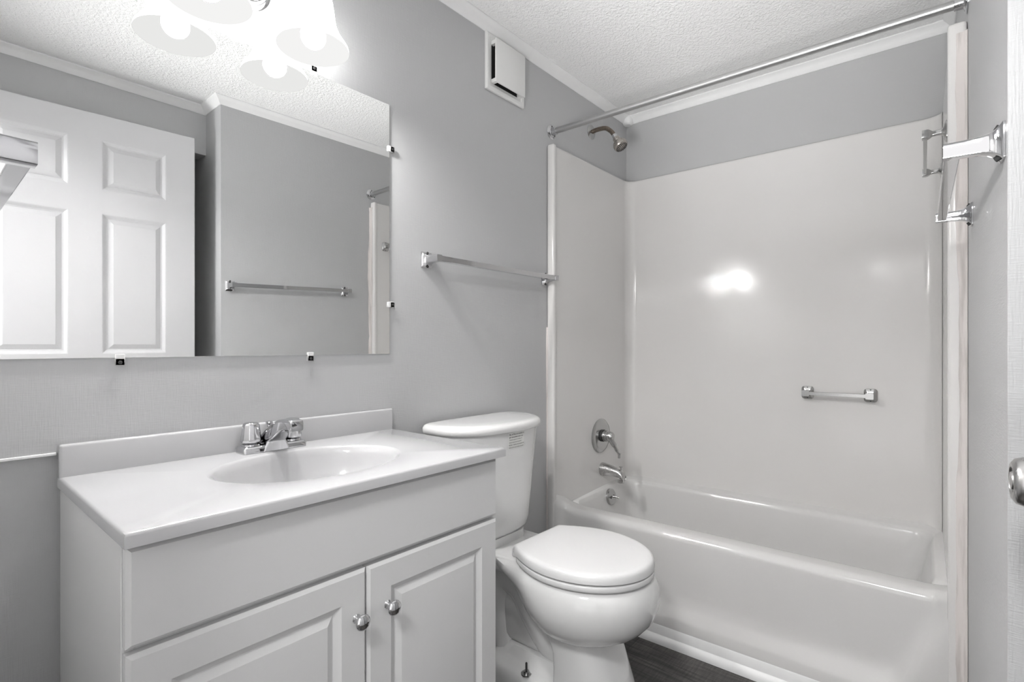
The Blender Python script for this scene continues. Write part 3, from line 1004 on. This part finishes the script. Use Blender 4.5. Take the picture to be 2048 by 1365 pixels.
# ------------------------------------------------------------------ grab bars in the surround
def grab_bar(label, loc, rotz, length, tall=0.055, wide=0.046):
    t = thing('grab_bar', label, 'grab bar', loc, rotz, 'small metal bars in the tub surround')
    Mw = world_of(t)
    bm = bmesh.new(); add_box(bm, (0, 0.046, -0.0075), (length, 0.055, 0.0075), 0.001, 1)
    bm.transform(Mw); link_mesh('bar', bm, M['worn'], t)
    for px in (0, length):
        bm = bmesh.new()
        rings = []
        for y, hw, hh, r in ((0.0, wide / 2, tall / 2, 0.012), (0.004, wide / 2, tall / 2, 0.012), (0.007, wide / 2 - 0.003, tall / 2 - 0.003, 0.010), (0.010, 0.012, 0.011, 0.006), (0.016, 0.0075, 0.0075, 0.004),
                             (0.034, 0.007, 0.007, 0.004), (0.042, 0.0125, 0.011, 0.003), (0.046, 0.0135, 0.012, 0.003), (0.058, 0.0135, 0.012, 0.003)):
            rings.append([Vector((px + u, y, w)) for u, w in rrect(0, 0, hw, hh, r, 4)])
        loft(bm, rings)
        bm.transform(Mw)
        po = link_mesh('bracket', bm, M['worn'], t)
        for s_ in (-1, 1):
            bm = bmesh.new()
            add_lathe(bm, [(0.0042, 0.005), (0.0042, 0.0075), (0, 0.008)], (px, 0, s_ * tall * 0.36), (0, 1, 0), n=14)
            bm.transform(Mw)
            q = link_mesh('screw', bm, M['rubber'], po); q['label'] = 'dark screw head'
    return t
gy = 0.2545
grab_bar('short metal grab bar low on the back wall of the tub surround', (far_x(gy) - 0.0252, gy, 0.9), math.radians(90) + math.atan(SKF), 0.2226)
gx = 1.912
grab_bar('thin metal bar high on the right end panel of the tub surround', (gx, rpan(gx) + 0.0003, 1.708), math.atan(SKC), 0.42)

# ------------------------------------------------------------------ toilet
TX, BX = 1.318, 1.343
toi = thing('toilet', 'white two piece toilet with closed lid between the vanity and the tub', 'toilet', (BX, 0.98, 0))
def egg(cx, hw, ymid, yf, yb, hb, z, n=24, p=1.0):
    """plan outline: round front, side curving to a straight back edge of half width hb."""
    pts = []
    for k in range(n + 1):                       # front half, right to left
        a = math.pi * k / n
        pts.append(Vector((cx + hw * math.cos(a), ymid - (ymid - yf) * math.sin(a), z)))
    for k in range(1, n // 2 + 1):               # left side to back corner
        a = math.pi / 2 * k / (n // 2)
        t = k / (n // 2)
        pts.append(Vector((cx - (hb + (hw - hb) * (1 - t ** 1.9)), ymid + (yb - ymid) * t, z)))
    for k in range(n // 2, 0, -1):
        a = math.pi / 2 * k / (n // 2)
        t = k / (n // 2)
        pts.append(Vector((cx + (hb + (hw - hb) * (1 - t ** 1.9)), ymid + (yb - ymid) * t, z)))
    return pts
bm = bmesh.new()
loft(bm, [egg(BX, hw, ym, yf, yb, hb, z) for z, hw, ym, yf, yb, hb in (
    (0.432, 0.172, 0.86, 0.662, 1.06, 0.10), (0.4305, 0.180, 0.86, 0.652, 1.07, 0.11), (0.424, 0.187, 0.86, 0.644, 1.11, 0.122), (0.405, 0.195, 0.86, 0.633, 1.11, 0.123),
    (0.380, 0.199, 0.86, 0.629, 1.06, 0.118), (0.350, 0.198, 0.86, 0.632, 1.04, 0.112), (0.315, 0.187, 0.86, 0.646, 1.02, 0.105), (0.285, 0.168, 0.86, 0.672, 1.00, 0.095),
    (0.262, 0.143, 0.86, 0.708, 0.98, 0.085), (0.246, 0.115, 0.86, 0.748, 0.96, 0.075), (0.236, 0.080, 0.86, 0.795, 0.95, 0.06))])
# rear deck that carries the tank
rings = []
for z, hw, y0, y1, r in ((0.372, 0.098, 1.00, 1.285, 0.03), (0.378, 0.112, 0.99, 1.295, 0.035), (0.392, 0.120, 0.98, 1.30, 0.035), (0.424, 0.123, 0.98, 1.302, 0.035), (0.4305, 0.120, 0.98, 1.30, 0.033), (0.4325, 0.113, 0.985, 1.294, 0.03)):
    rings.append([Vector((x, y, z)) for x, y in rrect(BX, (y0 + y1) / 2, hw, (y1 - y0) / 2, r, 6)])
loft(bm, rings)
link_mesh('bowl', bm, M['porcelain'], toi, 60)
# pedestal: front column, trapway behind it, and the foot
def column(z, hw, yf, yb, r=0.012):
    pts = []
    n = 28
    ym = yf + hw * 1.05
    for k in range(n + 1):
        a = math.pi * k / n
        ca, sa = math.cos(a), math.sin(a)
        e = 0.80
        pts.append(Vector((BX + hw * math.copysign(abs(ca) ** e, ca), ym - (ym - yf) * abs(sa) ** e, z)))
    yb = max(yb, ym + 0.03)
    for a in range(0, 91, 30):
        pts.append(Vector((BX - hw + r - r * math.cos(math.radians(a)), yb - r + r * math.sin(math.radians(a)), z)))
    for a in range(90, -1, -30):
        pts.append(Vector((BX + hw - r + r * math.cos(math.radians(a)), yb - r + r * math.sin(math.radians(a)), z)))
    return pts
bm = bmesh.new()
loft(bm, [column(z, hw, yf, yb) for z, hw, yf, yb in ((0.0, 0.128, 0.690, 0.893), (0.03, 0.126, 0.694, 0.893), (0.10, 0.121, 0.712, 0.893), (0.16, 0.117, 0.732, 0.894), (0.20, 0.115, 0.746, 0.898),
    (0.225, 0.115, 0.755, 0.908), (0.25, 0.116, 0.765, 0.925), (0.28, 0.117, 0.78, 0.952), (0.305, 0.118, 0.80, 0.976), (0.33, 0.119, 0.82, 0.992), (0.36, 0.119, 0.84, 1.00), (0.40, 0.116, 0.86, 1.00))])
rings = []
for z, hw, y0, y1, r in ((0.0, 0.122, 0.87, 1.19, 0.05), (0.055, 0.120, 0.87, 1.185, 0.05), (0.078, 0.116, 0.87, 1.18, 0.05), (0.090, 0.106, 0.87, 1.17, 0.045), (0.096, 0.088, 0.87, 1.155, 0.04), (0.104, 0.074, 0.87, 1.14, 0.04), (0.13, 0.062, 0.87, 1.12, 0.04)):
    rings.append([Vector((x, y, z)) for x, y in rrect(BX, (y0 + y1) / 2, hw, (y1 - y0) / 2, r, 6)])
loft(bm, rings)
trap = smooth_path([(BX, 0.88, 0.15), (BX, 0.96, 0.165), (BX, 1.02, 0.235), (BX, 1.08, 0.315), (BX, 1.15, 0.325), (BX, 1.185, 0.25), (BX, 1.165, 0.14), (BX, 1.12, 0.03)], 6)
add_tube(bm, trap, [0.058 + 0.014 * math.sin(math.pi * i / (len(trap) - 1)) for i in range(len(trap))], 24)
add_box(bm, (BX - 0.05, 0.93, 0.12), (BX + 0.05, 1.16, 0.39), 0.03, 3)
link_mesh('pedestal', bm, M['porcelain'], toi, 60)
for s_ in (-1, 1):
    bx_, by_ = BX + s_ * 0.104, 1.0
    bm = bmesh.new()
    add_lathe(bm, [(0.017, 0.0), (0.017, 0.003), (0.0085, 0.004), (0.0085, 0.010), (0.0, 0.010)], (bx_, by_, 0.090), n=12)
    b_ = link_mesh('floor_bolt', bm, M['worn'], toi)
    bm = bmesh.new(); add_lathe(bm, [(0.0034, 0.0), (0.0034, 0.024), (0.0025, 0.026), (0, 0.026)], (bx_, by_, 0.099), n=12)
    q = link_mesh('bolt_stem', bm, M['rubber'], b_); q['label'] = 'dark bare bolt stem'
# seat and lid
def lid_ring(ins, z): return egg(BX, 0.187 - ins, 0.86, 0.645 + ins, 1.043 - ins, 0.118 - ins * 0.6, z)
bm = bmesh.new()
loft(bm, [egg(BX, 0.188 - i, 0.86, 0.645 + i, 1.02, 0.13 - i, z) for i, z in ((0.008, 0.4352), (0.001, 0.4375), (0.0, 0.442), (0.0, 0.450), (0.0010, 0.4525), (0.004, 0.4532))])
link_mesh('seat', bm, M['seat'], toi, 60)
bm = bmesh.new()
loft(bm, [lid_ring(i, z) for i, z in ((0.003, 0.4580), (0.0, 0.4588), (0.0, 0.465), (0.0015, 0.475), (0.005, 0.4815), (0.012, 0.4848), (0.022, 0.4858), (0.06, 0.4868), (0.11, 0.4872))])
link_mesh('seat_lid', bm, M['seat'], toi, 60)
for s_ in (-1, 1):
    bm = bmesh.new()
    add_box(bm, (BX + s_ * 0.075 - 0.024, 1.036, 0.4326), (BX + s_ * 0.075 + 0.024, 1.066, 0.463), 0.006, 3)
    link_mesh('hinge', bm, M['seat'], toi)
for sx__, sy__ in ((-0.10, 0.71), (0.10, 0.71), (0.0, 0.662), (-0.13, 0.98), (0.13, 0.98)):
    bm = bmesh.new()
    add_box(bm, (BX + sx__ - 0.009, sy__ - 0.004, 0.4318), (BX + sx__ + 0.009, sy__ + 0.006, 0.4600), 0.001, 1)
    link_mesh('bumper', bm, M['plastic'], toi)
# tank and its lid: D shaped in plan
TYC, TYB = 1.26, 1.318
def dee(hw, b, z, n=40, r=0.02):
    pts = []
    for k in range(n + 1):
        t = -1 + 2 * k / n
        t = math.sin(t * math.pi / 2)
        pts.append(Vector((TX + hw * t, TYC - b * math.sqrt(max(0.0, 1 - abs(t) ** 2.6)), z)))
    for a in range(0, 91, 18):
        pts.append(Vector((TX + hw - r + r * math.cos(math.radians(a)), TYB - r + r * math.sin(math.radians(a)), z)))
    for a in range(90, -1, -18):
        pts.append(Vector((TX - hw + r - r * math.cos(math.radians(a)), TYB - r + r * math.sin(math.radians(a)), z)))
    return pts
TANK = ((0.458, 0.160, 0.100), (0.462, 0.174, 0.114), (0.475, 0.184, 0.124), (0.50, 0.189, 0.128), (0.60, 0.200, 0.136), (0.70, 0.210, 0.143), (0.815, 0.221, 0.150))
bm = bmesh.new()
loft(bm, [dee(hw, b, z) for z, hw, b in TANK])
link_mesh('tank', bm, M['porcelain'], toi, 60)
bm = bmesh.new()
loft(bm, [dee(hw, b, z) for z, hw, b in ((0.8145, 0.225, 0.154), (0.8155, 0.231, 0.160), (0.819, 0.2345, 0.1635), (0.828, 0.236, 0.165), (0.836, 0.234, 0.163), (0.8415, 0.2285, 0.1575), (0.8445, 0.220, 0.149), (0.846, 0.205, 0.134), (0.8465, 0.14, 0.08))])
link_mesh('tank_lid', bm, M['porcelain'], toi, 60)
bm = bmesh.new()
loft(bm, [[Vector((x, y, z)) for x, y in rrect(TX, 1.215, 0.105, 0.07, 0.03, 5)] for z in (0.4322, 0.461)])
link_mesh('gasket', bm, M['porcelain'], toi)
def tank_y(x, z):
    for (z0, h0, b0), (z1, h1, b1) in zip(TANK[:-1], TANK[1:]):
        if z0 <= z <= z1:
            f = (z - z0) / (z1 - z0)
            hw, b = h0 + (h1 - h0) * f, b0 + (b1 - b0) * f
            return TYC - b * math.sqrt(max(0, 1 - abs((x - TX) / hw) ** 2.6))
    return 1.11
SX0, SX1, SZ0, SZ1 = 1.283, 1.3665, 0.7585, 0.8135
bm = bmesh.new()
g = []
NX, NZ = 16, 8
for j in range(NZ + 1):
    z = SZ0 + (SZ1 - SZ0) * j / NZ
    g.append([bm.verts.new((x, tank_y(x, z) - 0.0004, z)) for x in [SX0 + (SX1 - SX0) * i / NX for i in range(NX + 1)]])
for j in range(NZ):
    for i in range(NX):
        bm.faces.new((g[j][i], g[j][i + 1], g[j + 1][i + 1], g[j + 1][i]))
stk = link_mesh('sticker', bm, M['sticker'], toi)
stk['label'] = 'small paper sticker with six lines of print'
lines = [('Fla. of Tile-core add for of', 0.0064, 1), ('gas use pulsar avec use', 0.0064, 1), ('Tested a part in a drain. If', 0.0058, 0),
         ('letters closed must be placed', 0.0056, 0), ('Broken - button of 6 minutes 60', 0.0058, 0), ('hold at 8 in spot under (closed)', 0.0056, 0)]
bm = bmesh.new()
for i, (txt, size, bold) in enumerate(lines):
    cu = bpy.data.curves.new('print', 'FONT')
    cu.body = txt; cu.size = 1.0; cu.resolution_u = 2
    cu.offset = 0.02 if bold else 0.005
    to = bpy.data.objects.new('print', cu)
    COL.objects.link(to)
    dg = bpy.context.evaluated_depsgraph_get(); dg.update()
    me = bpy.data.meshes.new_from_object(to.evaluated_get(dg))
    w = max(v.co.x for v in me.vertices)
    tw = (0.077, 0.071, 0.066, 0.063, 0.078, 0.076)[i]
    x0_, z0_ = SX0 + 0.004, SZ1 - 0.0095 - i * 0.0086
    for v in me.vertices:
        x, z = x0_ + v.co.x / w * tw, z0_ + v.co.y * size
        v.co = (x, tank_y(x, z) - 0.0008, z)
    bm.from_mesh(me)
    bpy.data.objects.remove(to); bpy.data.curves.remove(cu); bpy.data.meshes.remove(me)
pr_ = link_mesh('print', bm, M['ink'], stk)
pr_['label'] = 'small black print'
bm = bmesh.new()
xh = TX + 0.2005; zh = 0.795
add_lathe(bm, [(0.005, 0.0), (0.005, 0.0012), (0, 0.0014)], (xh, tank_y(xh, zh) - 0.0002, zh), (0.8, -0.55, 0), n=16, sx=1.0)
q = link_mesh('plug_hole', bm, M['dark'], toi); q['label'] = 'small dark hole'
